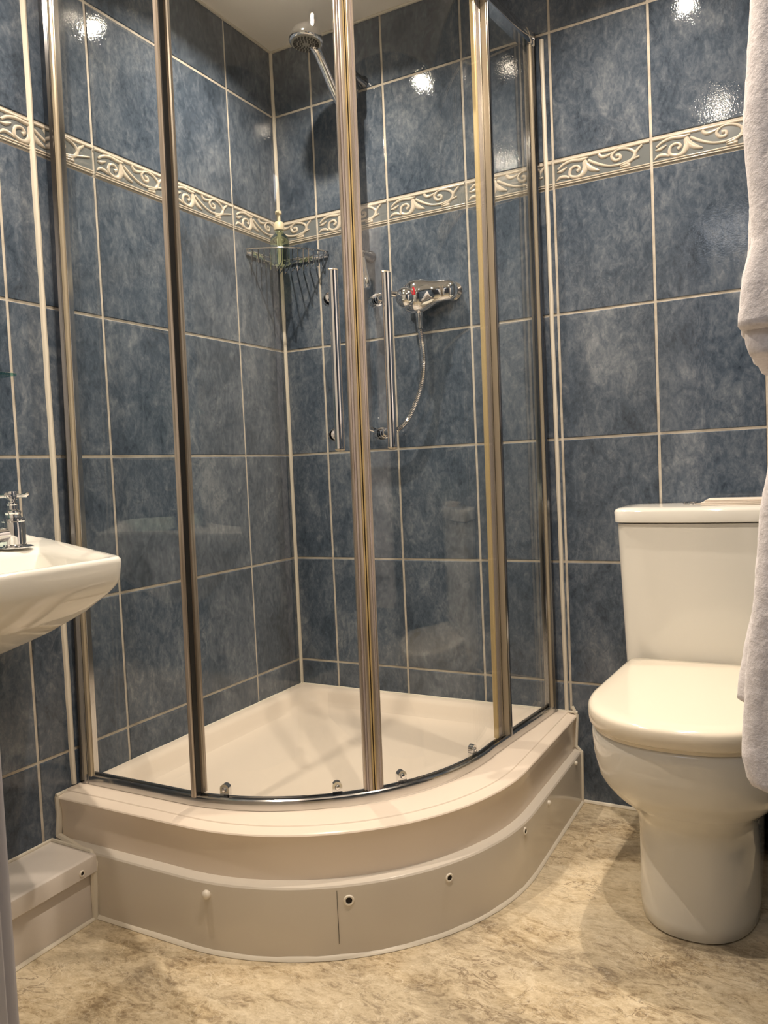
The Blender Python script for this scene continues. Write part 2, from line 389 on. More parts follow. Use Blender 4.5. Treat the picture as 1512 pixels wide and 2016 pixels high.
def border_meshes(w_, h_, u0=0.0, u1=1.0):
    k = (round(w_, 4), u0, u1)
    if k not in bcache:
        a, b = w_/2, h_/2
        V, F = [], []
        g = G(); t, e = 0.006, 0.0012
        V = [(-a, t, -b), (a, t, -b), (a, t, b), (-a, t, b), (-a, e, -b), (a, e, -b), (a, e, b), (-a, e, b),
             (-a+e, 0, -b+e), (a-e, 0, -b+e), (a-e, 0, b-e), (-a+e, 0, b-e)]
        F = [(3, 2, 1, 0)] + [(i, (i+1) % 4, 4+(i+1) % 4, 4+i) for i in range(4)] + [(4+i, 4+(i+1) % 4, 8+(i+1) % 4, 8+i) for i in range(4)] + [(8, 9, 10, 11)]
        g.add(V, F); tmp = g.make('border_tile', BORDBG, recalc=False); me1 = tmp.data; bpy.data.objects.remove(tmp)
        g = G(); full = 0.2408; hv = b*0.86
        for zc, wd in ((b-0.0042, 0.0036), (-b+0.0022, 0.0020), (-b+0.0078, 0.0020)):
            ridge(g, [(-a+.0005, zc), (0, zc), (a-.0005, zc)], [wd]*3, 0.0032)
        for pts, ws in STROKES:
            q = [((u-u0)*full-a, v*hv*1.10+0.0012) for u, v in pts]
            keep = [i for i, (x, z) in enumerate(q) if -a+0.001 <= x <= a-0.001]
            if len(keep) < 2: continue
            runs = [keep[0]]
            seg = []
            cur = [keep[0]]
            for i in keep[1:]:
                if i == cur[-1]+1: cur.append(i)
                else: seg.append(cur); cur = [i]
            seg.append(cur)
            for s_ in seg:
                if len(s_) > 1: ridge(g, [q[i] for i in s_], [ws[i]*1.9/1000 for i in s_], 0.0034)
        tmp = g.make('scroll_relief', BORDREL, recalc=False, sharp=60); me2 = tmp.data; bpy.data.objects.remove(tmp)
        bcache[k] = (me1, me2)
    return bcache[k]
ZR = [0.0, .327, .657, .987, 1.317, 1.647, 1.717, 2.047, CEIL]
XR = [0.0, .142, .390, .638, .886, 1.134, 1.383, ROOMX]
YL = [0.0, .2255, .4817, .738, .994, 1.25, 1.507, -FRONTY]
def lay(wall, cols, left):
    for i in range(len(cols)-1):
        for j in range(len(ZR)-1):
            a0, a1, z0, z1 = cols[i], cols[i+1], ZR[j], ZR[j+1]
            A0 = a0+(GAP/2 if i else 0.004); A1 = a1-GAP/2; z0 += GAP/2; z1 -= GAP/2
            wd, h = A1-A0, z1-z0; mid = (A0+A1)/2
            bord = (j == 5)
            z0b, z1b = z0, z1
            if bord:
                z0 -= 0.0015; z1 += 0.0015; h = z1-z0
                if i == 0:
                    us = (1-wd/0.2408, 1.0) if left is False else (0.0, wd/0.2408)
                    us = (round(us[0], 3), round(us[1], 3))
                else: us = (0.0, 1.0)
                m1, m2 = border_meshes(wd, h, *us)
                o = bpy.data.objects.new('border_tile', m1); q = bpy.data.objects.new('scroll_relief', m2)
                COL.objects.link(q); q.parent = o
            else: o = bpy.data.objects.new('tile', tile_mesh(wd, h))
            COL.objects.link(o); o.parent = wall
            jit = 0 if bord else 0.0012
            if left:
                o.location = (0, -mid, (z0+z1)/2)
                o.rotation_euler = (random.uniform(-jit, jit), 0, PI/2+random.uniform(-jit, jit))
            else:
                o.location = (mid, 0, (z0+z1)/2); o.rotation_euler = (random.uniform(-jit, jit), 0, random.uniform(-jit, jit))
lay(wall_back, XR, False); lay(wall_left, YL, True)
def wavy(pts, r, seed, amp=0.0012, step=0.05):
    out = []; P = [Vector(p) for p in pts]
    for a, b in zip(P[:-1], P[1:]):
        n = max(1, int((b-a).length/step))
        for i in range(n): out.append(a.lerp(b, i/n))
    out.append(P[-1]); rs = [r*(1+0.25*noise.noise(p*23+Vector((seed, 0, 0)))) for p in out]
    out = [p+Vector((noise.noise(p*17+Vector((seed, 3, 0))), noise.noise(p*17+Vector((seed, 9, 0))), 0))*amp for p in out]
    return out, rs
p_, r_ = wavy([(0.003, -0.003, 0.25), (0.003, -0.003, CEIL)], 0.0062, 1)
G().tube(p_, r_, 8).make('corner_sealant', SEAL, wall_back)
p_, r_ = wavy([(0.915, -0.002, 0.002), (1.2, -0.002, 0.002)], 0.006, 2)
G().tube(p_, r_, 8).make('floor_sealant', SEAL, wall_back)
G().box(0.0, ROOMX, -0.008, 0.0, CEIL-0.006, CEIL, 0.002).make('ceiling_sealant', SEAL, wall_back)
G().box(0.0, 0.008, FRONTY, 0.0, CEIL-0.006, CEIL, 0.002).make('ceiling_sealant', SEAL, wall_left)

# ------------------------------------------------------------------ downlights
lens_m = mat('lamp_lens', (1, 1, 1, 1), 0.3, emit=(1, 0.84, 0.62, 1), es=70)
for i, (lx, ly) in enumerate(LAMPS):
    where = ['over the shower corner', 'over the basin', 'by the doorway near the towels', 'over the toilet'][i]
    t = thing('ceiling_downlight', 'small chrome recessed ceiling spotlight ' + where, 'light', (lx, ly, CEIL), 'recessed ceiling spotlights')
    part(G().lathe([(0.017, -0.0005), (0.028, -0.004), (0.034, -0.009), (0.040, -0.006), (0.042, 0)], (lx, ly, CEIL)), 'bezel', CHROME, t)
    part(G().lathe([(0.0001, -0.0125), (0.0125, -0.0125), (0.0125, -0.010), (0.015, -0.002)], (lx, ly, CEIL)), 'lens', lens_m, t)

# ------------------------------------------------------------------ shower tray
tray = thing('shower_tray', 'cream quadrant shower tray with a raised curved rim in the tiled corner', 'shower tray', (0, 0, 0.14))
TC = (.37, -.425, .533)
def tray_loop(off, z, wall, rc):
    cx, cy, r = TC; R = r+off; P = []
    r2 = max(0.003, min(rc, 0.2))
    xe = cx+R; ye = cy-R
    # back corner (wall,-wall), goes to left-front, arc, right-back
    for i in range(7): q = PI/2+PI/2*i/6; P.append((wall+r2+r2*math.cos(q), -wall-r2+r2*math.sin(q)))
    for i in range(1, 8): P.append((wall, -wall-r2+(ye+r2+wall+r2)*i/8))
    for i in range(7): q = PI+PI/2*i/6; P.append((wall+r2+r2*math.cos(q), ye+r2+r2*math.sin(q)))
    cx2 = max(cx, wall+r2+0.02)
    for i in range(1, 4): P.append((wall+r2+(cx2-wall-r2)*i/4, ye))
    for i in range(31):
        q = -PI/2+PI/2*i/30; P.append((cx2+(xe-cx2)*math.cos(q), cy+(cy-ye)*math.sin(q)))
    for i in range(1, 4): P.append((xe, cy+(-wall-r2-cy)*i/4))
    for i in range(7): q = 0+PI/2*i/6; P.append((xe-r2+r2*math.cos(q), -wall-r2+r2*math.sin(q)))
    for i in range(1, 5): P.append((xe-r2+(wall+r2-xe+r2)*i/5, -wall))
    return [(x, y, z) for x, y in P]
loops = [tray_loop(-.008, .132, .003, .004), tray_loop(-.008, .146, .003, .004), tray_loop(-.009, .160, .003, .004), tray_loop(-.007, .210, .003, .004), tray_loop(-.003, .228, .003, .004), tray_loop(-.001, .2335, .003, .004),
         tray_loop(-.0005, .236, .003, .004), tray_loop(-.002, .2385, .003, .005), tray_loop(-.005, .2402, .003, .005), tray_loop(-.022, .2445, .004, .006), tray_loop(-.024, .2448, .004, .006),
         tray_loop(-.0255, .2468, .004, .006), tray_loop(-.028, .2476, .004, .006), tray_loop(-.085, .2476, .006, .008), tray_loop(-.095, .2476, .022, .03), tray_loop(-.103, .245, .032, .045),
         tray_loop(-.112, .236, .042, .06), tray_loop(-.120, .215, .052, .075), tray_loop(-.132, .203, .064, .085), tray_loop(-.15, .1985, .08, .09),
         tray_loop(-.22, .196, .15, .1), tray_loop(-.30, .194, .24, .08)]
part(G().loft(loops), 'tray_body', ACRYL, tray, sharp=28)
# drain, small chrome
dc = (0.37+.385*math.cos(-.95), -.425+.385*math.sin(-.95))
part(G().lathe([(.0001, .196), (.03, .196), (.042, .2), (.044, .197), (.044, .19)], (dc[0], dc[1], 0.001)), 'drain_cover', CHROME, tray)
p_, r_ = wavy([(0.004, -0.96, .243), (0.004, -0.004, .247), (0.905, -0.004, .247)], 0.004, 5)
part(G().tube(p_, r_, 8), 'wall_sealant', SEAL, tray)

panel = thing('riser_panel', 'glossy grey-cream curved plinth panel under the shower tray, with a ledge', 'panel', (0, 0, 0))
PP = qpath(.37, -.425, .533, .004, .899, -.004)
part(G().sweep([(-.03, .131), (-.03, .148), (-.004, .1475), (.007, .1445), (.0105, .1425), (.0125, .139), (.013, .132), (.0115, .06), (.011, .004), (-.03, .004)], PP), 'panel_face', PANELM, panel, sharp=24)
g = G(); g.sweep([(.010, .001), (.010, .008), (.013, .006), (.0155, .003), (.0165, .001)], PP)
for i in range(len(g.v)):
    v = Vector(g.v[i]); n_ = noise.noise(v*26); g.v[i] = (v.x+n_*0.002, v.y-abs(n_)*0.0018, v.z*(1+.3*n_))
part(g, 'floor_sealant', SEAL, panel)
p_, r_ = wavy([(0.909, -0.004, .0), (0.911, -0.004, .14), (0.896, -0.003, .155), (0.902, -0.003, .24), (0.89, -.002, .262)], 0.0055, 8)
part(G().tube(p_, r_, 8), 'wall_sealant', SEAL, panel)
p_, r_ = wavy([(0.122, -0.975, .0), (0.130, -0.975, .136), (0.0, -.956, .15), (0.002, -.954, .2)  , (0.002, -.954, .24)], 0.0075, 9)
part(G().tube(p_, r_, 8), 'wall_sealant', SEAL, panel)
cx, cy = .37, -.425
def cap(pt, n, hole, parent=panel, s=1.0):
    n = Vector((n[0], n[1], 0)).normalized(); p = Vector(pt)
    if hole:
        o = part(G().lathe([(.0105*s, -.001), (.0105*s, .0016), (.009*s, .003), (.0065*s, .0028), (.006*s, .001)], p, n, 20), 'screw_ring', WHITEPL, parent)
        g_ = G().lathe([(.0001, .0019), (.0062*s, .0019), (.0062*s, -.001)], p, n, 16); h = g_.make('screw_hole', HOLE, o, org_of(parent))
    else:
        part(G().lathe([(.009*s, -.001), (.009*s, .003), (.0078*s, .0065), (.005*s, .0085), (.0001, .009)], p, n, 20), 'screw_cap', WHITEPL, parent)
def onarc(x, y, z, hole, s=1.0):
    d = Vector((x-cx, y-cy, 0)).normalized(); p = Vector((cx, cy, 0))+d*.5452; cap((p.x, p.y, z), d, hole, panel, s)
onarc(.431, -.962, .118, False); onarc(.689, -.861, .113, True); onarc(.828, -.711, .114, True, .85)
onarc(.907, -.484, .125, True, .8)
cap((.9125, -.321, .124), (1, 0), False, panel, .7); cap((.909, -.069, .131), (1, 0), False, panel, .7)
a = math.atan2(-.875+.425, .672-.37)
p0 = (cx+.5458*math.cos(a), cy+.5458*math.sin(a))
part(G().tube([(p0[0], p0[1], .134), (p0[0], p0[1], .03)], .0006, 4), 'joint_line', DARK, panel)

# pipe boxing at the left and behind the toilet
pbx = thing('pipe_boxing', 'low white boxed-in pipe ledge along the left wall with a dark screw hole', 'boxing', (0.06, -1.3, 0))
part(G().box(0.001, 0.122, -1.78, -0.976, 0.002, 0.108, 0.002), 'box_panel', BOXM, pbx)
prof = [(0.001, .106), (0.135, .106), (0.1365, .1075), (0.1365, .138), (0.1355, .1415), (0.133, .1435), (.128, .1445), (.02, .147), (0.001, .1475)]
part(G().loft([[(x, y, z) for x, z in prof] for y in (-1.78, -.9745)]), 'box_cap', BOXM, pbx, sharp=28)
cap((.1363, -1.013, .120), (1, 0), True, pbx, .62)
p_, r_ = wavy([(0.124, -1.78, .002), (0.124, -0.98, .002)], 0.005, 4)
part(G().tube(p_, r_, 8), 'floor_sealant', SEAL, pbx)
p_, r_ = wavy([(0.001, -1.78, .149), (0.001, -0.975, .149), (.12, -.973, .146), (.134, -.972, .125), (.13, -.973, .1)], 0.0045, 6)
part(G().tube(p_, r_, 8), 'wall_sealant', SEAL, pbx)
pb2 = thing('pipe_boxing', 'low grey-white boxing on the floor behind the right of the toilet', 'boxing', (1.5, -0.07, 0))
part(G().box(1.375, 1.615, -.128, -.002, 0.066, .13, 0.003), 'box_panel', BOXM, pb2)
part(G().box(1.370, 1.617, -.138, -.002, 0.115, .15, 0.004), 'box_cap', BOXM, pb2)
part(G().box(1.375, 1.615, -.134, -.002, 0.001, .066, 0.002), 'plinth', NAVY, pb2, 'dark navy plinth')

# ------------------------------------------------------------------ shower enclosure (fixed frame and panels)
enc = thing('shower_enclosure', 'curved chrome and glass quadrant shower enclosure frame with two fixed panes', 'shower enclosure', (0.3, -0.4, 0.248))
EC = (.305, -.385, .497); Z0 = .2485; ZT = 2.045
EP = qpath(EC[0], EC[1], EC[2], .02, .838, -.02)
part(G().sweep([(-.010, Z0), (.011, Z0), (.0112, Z0+.0165), (.0105, Z0+.0195), (.008, Z0+.0215), (.0045, Z0+.0215), (.003, Z0+.014), (-.003, Z0+.014), (-.005, Z0+.022), (-.009, Z0+.022), (-.010, Z0+.016)], EP), 'bottom_track', TRACKM, enc, None, 30)
part(G().sweep([(-.014, ZT-.034), (.012, ZT-.034), (.015, ZT-.03), (.015, ZT-.004), (.011, ZT), (-.012, ZT), (-.015, ZT-.004)], EP), 'top_rail', CHROME, enc)
def prof_bar(g, pts2, z0, z1, mi=0):
    g.loft([[(x, y, z0) for x, y in pts2], [(x, y, z1) for x, y in pts2]], mi=mi)
def local_bar(base, tdir, ndir, rects, z0, z1):
    """rects: (t0,t1,n0,n1,mi) in the local frame of the profile"""
    g = G(); b = Vector(base); t = Vector(tdir).normalized(); n = Vector(ndir).normalized()
    for (t0, t1, n0, n1, mi) in rects:
        e = min(abs(t1-t0), abs(n1-n0))*0.22
        pts = [(t0+e, n0), (t1-e, n0), (t1, n0+e), (t1, n1-e), (t1-e, n1), (t0+e, n1), (t0, n1-e), (t0, n0+e)]
        prof_bar(g, [(b.x+t.x*a_+n.x*b_, b.y+t.y*a_+n.y*b_) for a_, b_ in pts], z0, z1, mi)
    return g
LY = EC[1]-EC[2]      # y of straight left run
# left wall profile
part(local_bar((0, LY, 0), (1, 0, 0), (0, -1, 0), [(.001, .026, -.013, .013, 0), (.026, .0285, -.009, .009, 1), (.0285, .032, -.013, .012, 0)], Z0, ZT+.004), 'wall_profile', [DKMET, CHROME], enc)
part(local_bar((0, LY, 0), (1, 0, 0), (0, -1, 0), [(.032, .044, -.010, .012, 0), (.044, .0465, -.007, .007, 1)], Z0+.018, ZT-.03), 'stile', [SATIN, TRACKM], enc)
rdir = Vector((.838-.802, -.02+.385, 0)).normalized(); rn = Vector((rdir.y, -rdir.x, 0))
RB = Vector((.840, 0, 0))
part(local_bar(RB, -rdir, rn, [(.001, .026, -.013, .013, 0), (.026, .0285, -.009, .009, 1), (.0285, .032, -.013, .012, 0)], Z0, ZT+.004), 'wall_profile', [DKMET, CHROME], enc)
part(local_bar(RB, -rdir, rn, [(.032, .044, -.010, .012, 0), (.044, .050, -.007, .007, 1)], Z0+.018, ZT-.03), 'stile', [SATIN, DKMET], enc)
# fixed glass
part(G().box(.046, .332, LY-.003, LY+.003, Z0+.015, ZT-.03, mi=0), 'glass_pane', [GLASS, GEDGE], enc)
q0 = RB-rdir*.05; q1 = RB-rdir*.296
V = []
for z in (Z0+.015, ZT-.03):
    for p, s in ((q0, 1), (q1, 1), (q1, -1), (q0, -1)): V.append((p.x+rn.x*.003*s, p.y+rn.y*.003*s, z))
part(G().add(V, [(0, 1, 2, 3), (7, 6, 5, 4), (0, 4, 5, 1), (1, 5, 6, 2), (2, 6, 7, 3), (3, 7, 4, 0)]), 'glass_pane', [GLASS], enc)
# posts of the fixed panes
part(local_bar((.3395, LY, 0), (1, 0, 0), (0, -1, 0), [(-.005, .008, -.010, .012, 0), (.008, .0095, -.006, .008, 1)], Z0+.018, ZT-.03), 'post', [PROFILE, DARK], enc)
pr = RB-rdir*.298
part(local_bar(pr, -rdir, rn, [(-.006, .004, -.008, .012, 0), (.004, .0065, -.006, .008, 1)], Z0+.018, ZT-.03), 'post', [DKMET, SATIN], enc)
# sealant beads outside
p_, r_ = wavy([(0.0, LY-.026, .25), (0.0, LY-.026, ZT-.01)], 0.0068, 12)
part(G().tube(p_, r_, 8), 'wall_sealant', SEAL, enc)
p_, r_ = wavy([(0.874, -.001, .25), (0.866, -.001, ZT-.012)], 0.0056, 13)
part(G().tube(p_, r_, 8), 'wall_sealant', SEAL, enc)

# ------------------------------------------------------------------ sliding doors
def on(a, off=0.0): return (EC[0]+(EC[2]+off)*math.cos(a), EC[1]+(EC[2]+off)*math.sin(a))
ACEN = math.atan2(-.717+.385, .671-.305)
def door(label, a_out, a_in, sgn, rollers, ha, wide, ext=0):
    mid = on((a_out+a_in)/2)
    d = thing('sliding_door', label, 'shower door', (mid[0], mid[1], Z0+.02), 'curved sliding shower doors')
    R = EC[2]-.004
    def poly(off):
        P = arcpts(EC[0], EC[1], EC[2]-.004+off, a_out, a_in, 22)
        if ext: P = [(EC[0]+EC[2]-.004+off+.0075*(1-k/4)*ext/.075, EC[1]+ext*(1-k/4)) for k in range(4)]+P
        return P
    g = G(); pa = poly(-.0025); pb = poly(.0025)
    g.loft([[(p[0], p[1], Z0+.024), (q[0], q[1], Z0+.024), (q[0], q[1], ZT-.035), (p[0], p[1], ZT-.035)] for p, q in zip(pa, pb)])
    part(g, 'glass_pane', GLASS, d, sharp=30)
    # meeting stile
    b = on(a_in, -.004); nd = (math.cos(a_in), math.sin(a_in)); td = (sgn*math.sin(a_in), -sgn*math.cos(a_in))  # pointing away from the centre gap
    part(local_bar((b[0], b[1], 0), (td[0], td[1], 0), (nd[0], nd[1], 0),
         [(.0002, .0012, -.009, .009, 1), (.0012, .0042, -.007, .011, 2), (.0042, .0115, -.008, .012, 0), (.0115, .0155, -.005, .009, 3), (.0155, .0205, -.004, .006, 0)], Z0+.022, ZT-.033),
         'meeting_stile', [PROFILE, DARK, GOLD, MILK], d)
    # outer stile, running behind the fixed pane
    b = on(a_out, -.016) if not ext else (EC[0]+EC[2]-.014+.1*ext, EC[1]+ext+.012); nd = (math.cos(a_out), math.sin(a_out)); td = (sgn*math.sin(a_out), -sgn*math.cos(a_out))
    rects = [(-wide, .000, -.005, .007, 0), (.000, .003, -.004, .006, 1)]
    if wide > .015: rects = [(-wide, -wide*.82, -.005, .006, 1), (-wide*.82, -wide*.3, -.004, .005, 2), (-wide*.3, .0, -.005, .006, 0)]
    part(local_bar((b[0], b[1], 0), (td[0], td[1], 0), (nd[0], nd[1], 0), rects, Z0+.022, ZT-.033), 'outer_stile', [PROFILE, GOLD, MILK], d)
    for ra in rollers:
        rp = on(ra, -.010); nn = Vector((math.cos(ra), math.sin(ra), 0)); tt = Vector((-nn.y, nn.x, 0))
        g = G(); L0 = []; L1 = []
        for k in range(15):
            q = PI*k/14; a_, h_ = .0100*math.cos(q), .0235+.0100*math.sin(q)
            L0.append(Vector((rp[0], rp[1], Z0+.012+h_))+tt*a_-nn*.006); L1.append(Vector((rp[0], rp[1], Z0+.012+h_))+tt*a_+nn*.006)
        L0 = [Vector((rp[0], rp[1], Z0+.012))+tt*.010-nn*.006]+L0+[Vector((rp[0], rp[1], Z0+.012))-tt*.010-nn*.006]
        L1 = [Vector((rp[0], rp[1], Z0+.012))+tt*.010+nn*.006]+L1+[Vector((rp[0], rp[1], Z0+.012))-tt*.010+nn*.006]
        g.loft([L0, L1]); ro = part(g, 'roller_housing', CHROME, d)
        G().lathe([(.0055, 0), (.0055, .002), (.004, .004), (.0001, .0045)], Vector((rp[0], rp[1], Z0+.012+.0225))+nn*.005, nn, 14).make('roller_button', CHROME, ro, org_of(d))
    # handle: vertical bar, slanted end discs, two standoffs
    hp = on(ha, .038); hin = on(ha, 0.0); zt, zb = 1.317, .970
    nn = Vector((math.cos(ha), math.sin(ha), 0))
    h = part(G().tube([(hp[0], hp[1], zb), (hp[0], hp[1], zt)], .0096, 20), 'handle', CHROME, d)
    for z_, sg in ((zt, 1), (zb, -1)):
        G().lathe([(.0088, -.002*sg), (.0098, 0), (.0098, .0018*sg), (.008, .003*sg), (.0001, .0032*sg)], (hp[0], hp[1], z_), Vector((nn.x*.35, nn.y*.35, 1)), 18).make('end_cap', SATIN, h, org_of(d))
    for z_ in (zt-.045, zb+.03):
        G().tube([(hp[0], hp[1], z_), (hin[0]-nn.x*.004, hin[1]-nn.y*.004, z_)], .007, 14).make('standoff', CHROME, h, org_of(d))
        G().lathe([(.011, .003), (.011, .007), (.008, .009), (.0001, .0095)], (hin[0], hin[1], z_), nn, 16).make('standoff_washer', CHROME, h, org_of(d))
        G().lathe([(.013, 0), (.013, .016), (.010, .020), (.0001, .021)], (hin[0]-nn.x*.007, hin[1]-nn.y*.007, z_), -nn, 16).make('inner_knob', CHROME, h, org_of(d))
    return d
aL = math.radians(-85.7); aR = 0.0
HL = ACEN-.085; HR = ACEN+.085
door('curved glass shower door left of the centre joint, with a long chrome handle', aL, ACEN, 1, [math.radians(-78.5), math.radians(-51)], ACEN-.100, .011)
door('curved glass shower door right of the centre joint, in front of the shower valve', aR, ACEN, -1, [math.radians(-34.5), math.radians(-9)], ACEN+.106, .052, .085)

# ------------------------------------------------------------------ shower valve
vx, vz = .500, 1.412
val = thing('shower_valve', 'chrome bar shower mixer valve on the blue tiled wall', 'shower valve', (vx, 0, vz))
g = G()
# teardrop body lofted along x: (x, radius y, radius z, y centre, zc)
secs = [(.452, .008, .010, -.045, 0), (.456, .024, .028, -.045, 0), (.468, .036, .038, -.045, 0), (.485, .043, .044, -.045, .001), (.502, .044, .045, -.045, .001), (.520, .039, .041, -.043, .002),
        (.538, .030, .034, -.038, .005), (.556, .024, .028, -.034, .008), (.575, .022, .0265, -.030, .009), (.592, .021, .026, -.027, .009), (.603, .016, .021, -.025, .009), (.609, .006, .010, -.024, .009)]
g.loft([[(x, yc+ry*math.cos(2*PI*k/28), vz+dz+rz*1.1*math.sin(2*PI*k/28)) for k in range(28)] for x, ry, rz, yc, dz in secs])
part(g, 'valve_body', CHROME, val, sharp=60)
ax = Vector((-.35, -1, -.12)).normalized(); ko = Vector((.478, -.072, vz-.004))
part(G().lathe([(.0306*math.sin(q*PI/14), -.0306*math.cos(q*PI/14)+.004) for q in range(0, 15)], ko, ax, 30), 'control_dial', CHROME, val, sharp=60)
part(G().tube([(.505, -.088, vz+.018), (.508, -.0885, vz+.006), (.508, -.088, vz-.003)], .003, 8), 'red_marker', RED, val, 'red temperature mark')
part(G().tube([(.464, -.08, vz+.004), (.447, -.092, vz+.006), (.436, -.096, vz+.008)], [.010, .0085, .009], 14), 'lever', CHROME, val)
part(G().lathe([(.026, 0), (.026, -.004), (.017, -.009), (.017, -.02)], (.590, 0, vz+.009), (0, 1, 0), 26), 'wall_flange', CHROME, val)
part(G().lathe([(.026, 0), (.026, -.004), (.017, -.009), (.017, -.02)], (.462, 0, vz-.004), (0, 1, 0), 26), 'wall_flange', CHROME, val)
part(G().lathe([(.011, 0), (.0115, -.02), (.0095, -.024), (.0095, -.05), (.008, -.055)], (.499, -.043, vz-.035), (0, 0, 1), 20), 'outlet_nut', CHROME, val)

# ------------------------------------------------------------------ riser rail, handset, hose
rx, ry = .317, -.052
rail = thing('shower_riser_rail', 'chrome vertical shower slider rail behind the door joint', 'shower rail', (rx, 0, 1.54))
part(G().tube([(rx, ry, 1.545), (rx, ry, 2.085)], .0085, 18), 'rail', CHROME, rail)
for z_ in (1.560, 2.068):
    g = G().lathe([(.0175, 0), (.0175, .004), (.012, .01), (.011, .052), (.0001, .066)], (rx+.010, 0, z_), (0, -1, 0), 20)
    g.tube([(rx, ry, z_), (rx+.016, ry+.004, z_)], [.014, .011], 14)
    part(g, 'rail_bracket', DKMET, rail, sharp=60)
part(G().tube([(rx+.012, ry, 1.548), (rx+.024, ry-.012, 1.50), (rx+.033, ry-.020, 1.462), (rx+.034, ry-.021, 1.452)], [.006, .008, .0125, .008], 16), 'hose_retainer', CHROME, rail, sharp=60)
part(G().lathe([(.016, -.03), (.0185, -.02), (.0185, .02), (.016, .03)], (rx, ry, 2.032), (0, 0, 1), 20).tube([(rx, ry, 2.032), (rx-.006, ry-.030, 2.022), (rx-.012, ry-.050, 2.004)], [.014, .0145, .015], 16), 'slider', DKMET, rail, sharp=50)

hs = thing('shower_handset', 'chrome round shower head on an angled handle held by the rail bracket', 'shower head', (.315, -.11, 2.01))
H0 = Vector((.302, -.100, 1.985)); H1 = Vector((.289, -.200, 2.108)); dirh = (H1-H0).normalized()
pts = [H0-dirh*.018, H0, H0.lerp(H1, .15), H0.lerp(H1, .35), H0.lerp(H1, .6), H0.lerp(H1, .85), H1+Vector((0, -.02, .003))]
part(G().tube([tuple(p) for p in pts], [.0125, .0150, .0170, .0170, .0160, .0165, .021], 20), 'handle', CHROME, hs, sharp=60)
nrm = Vector((-.03, -.08, -1)).normalized(); HC = Vector((.284, -.232, 2.098))
part(G().lathe([(.0001, -.044), (.016, -.042), (.031, -.034), (.041, -.021), (.0465, -.006), (.047, .002), (.045, .006), (.041, .0075)], HC, nrm, 36), 'head_shell', CHROME, hs, sharp=60)
pl = part(G().lathe([(.0415, .004), (.0405, .0085), (.034, .0095), (.0001, .0100)], HC, nrm, 36), 'spray_plate', GREYPL, hs)
x_ = nrm.orthogonal().normalized(); y_ = nrm.cross(x_); g = G()
for rad, n_, s_ in ((.033, 24, .0026), (.0275, 20, .0022), (.020, 14, .0024), (.0125, 9, .0022)):
    for k in range(n_):
        q = 2*PI*k/n_; p = HC+(x_*math.cos(q)+y_*math.sin(q))*rad
        g.lathe([(s_*1.1, .0085), (s_, .0125)], p, nrm, 7)
g.make('nozzles', RUBBER, pl, org_of(hs), kind='stuff')
hose = [(.304, -.098, 1.975), (.306, -.088, 1.90), (.306, -.078, 1.75), (.304, -.075, 1.55), (.305, -.072, 1.35), (.293, -.070, 1.20), (.292, -.062, 1.115),
        (.305, -.050, 1.068), (.335, -.043, 1.046), (.37, -.04, 1.036), (.408, -.04, 1.040), (.445, -.04, 1.066), (.475, -.04, 1.115), (.495, -.04, 1.165), (.505, -.04, 1.22), (.503, -.041, 1.28), (.499, -.043, 1.325)]
def smooth(pts, n):
    P = [Vector(p) for p in pts]; out = []
    for i in range(len(P)-1):
        p0, p1, p2, p3 = P[max(i-1, 0)], P[i], P[i+1], P[min(i+2, len(P)-1)]
        for s_ in range(n):
            t = s_/n; out.append(0.5*((2*p1)+(p2-p0)*t+(2*p0-5*p1+4*p2-p3)*t*t+(3*p1-p0-3*p2+p3)*t**3))
    out.append(P[-1]); return out
hp_ = smooth(hose, 40)
# resample evenly, ribs by alternating the radius
L = [0]
for a_, b_ in zip(hp_[:-1], hp_[1:]): L.append(L[-1]+(b_-a_).length)
step = .0024; res = []; k = 0
for i in range(int(L[-1]/step)):
    s_ = i*step
    while L[k+1] < s_: k += 1
    res.append(hp_[k].lerp(hp_[k+1], (s_-L[k])/(L[k+1]-L[k])))
ho = G().tube([tuple(p) for p in res], [.0082 if i % 2 else .0070 for i in range(len(res))], 9).make('shower_hose', CHROME, org=(.499, -.04, 1.3), sharp=20)
tag(ho, 'ribbed chrome flexible shower hose looping below the valve', 'hose')

# ------------------------------------------------------------------ corner caddy and soap bottle
cad = thing('corner_caddy', 'chrome wire basket fixed in the tiled shower corner', 'caddy', (0.05, -0.05, 1.56))
zt = 1.600; zb = 1.562; LA = .178
rim = [(.004, -LA+.004, zt), (.030, -LA+.004, zt-.002)] + [(.03+(LA-.03)*math.sin(q), -LA+.004+(LA-.034)*(1-math.cos(q)), zt-.002-.004*math.sin(2*q)) for q in [PI/2*i/12*0.98 for i in range(1, 13)]] + [(LA, -.004, zt)]
fr = [(.004, -LA), (LA*.40, -LA*.80), (LA*.80, -LA*.40), (LA, -.004)]
def fpt(t):
    # gently bowed front line from left wall to back wall
    a_ = Vector((.004, -LA)); b_ = Vector((LA+.004, -.004)); p = a_.lerp(b_, t); return p+Vector((.707, -.707))*.030*math.sin(PI*t)
part(G().tube([(fpt(i/20).x, fpt(i/20).y, zt) for i in range(21)], .0026, 8), 'front_rim', CHROME, cad)
part(G().box(.002, .005, -LA, -.002, zt-.017, zt-.003, .001).box(.002, LA, -.005, -.002, zt-.017, zt-.003, .001), 'wall_strip', CHROME, cad)
part(G().tube([(.004, -LA, zt-.002), (.004, -.004, zt)], .002, 6).tube([(.004, -.004, zt), (LA, -.004, zt-.002)], .002, 6), 'back_rim', CHROME, cad)
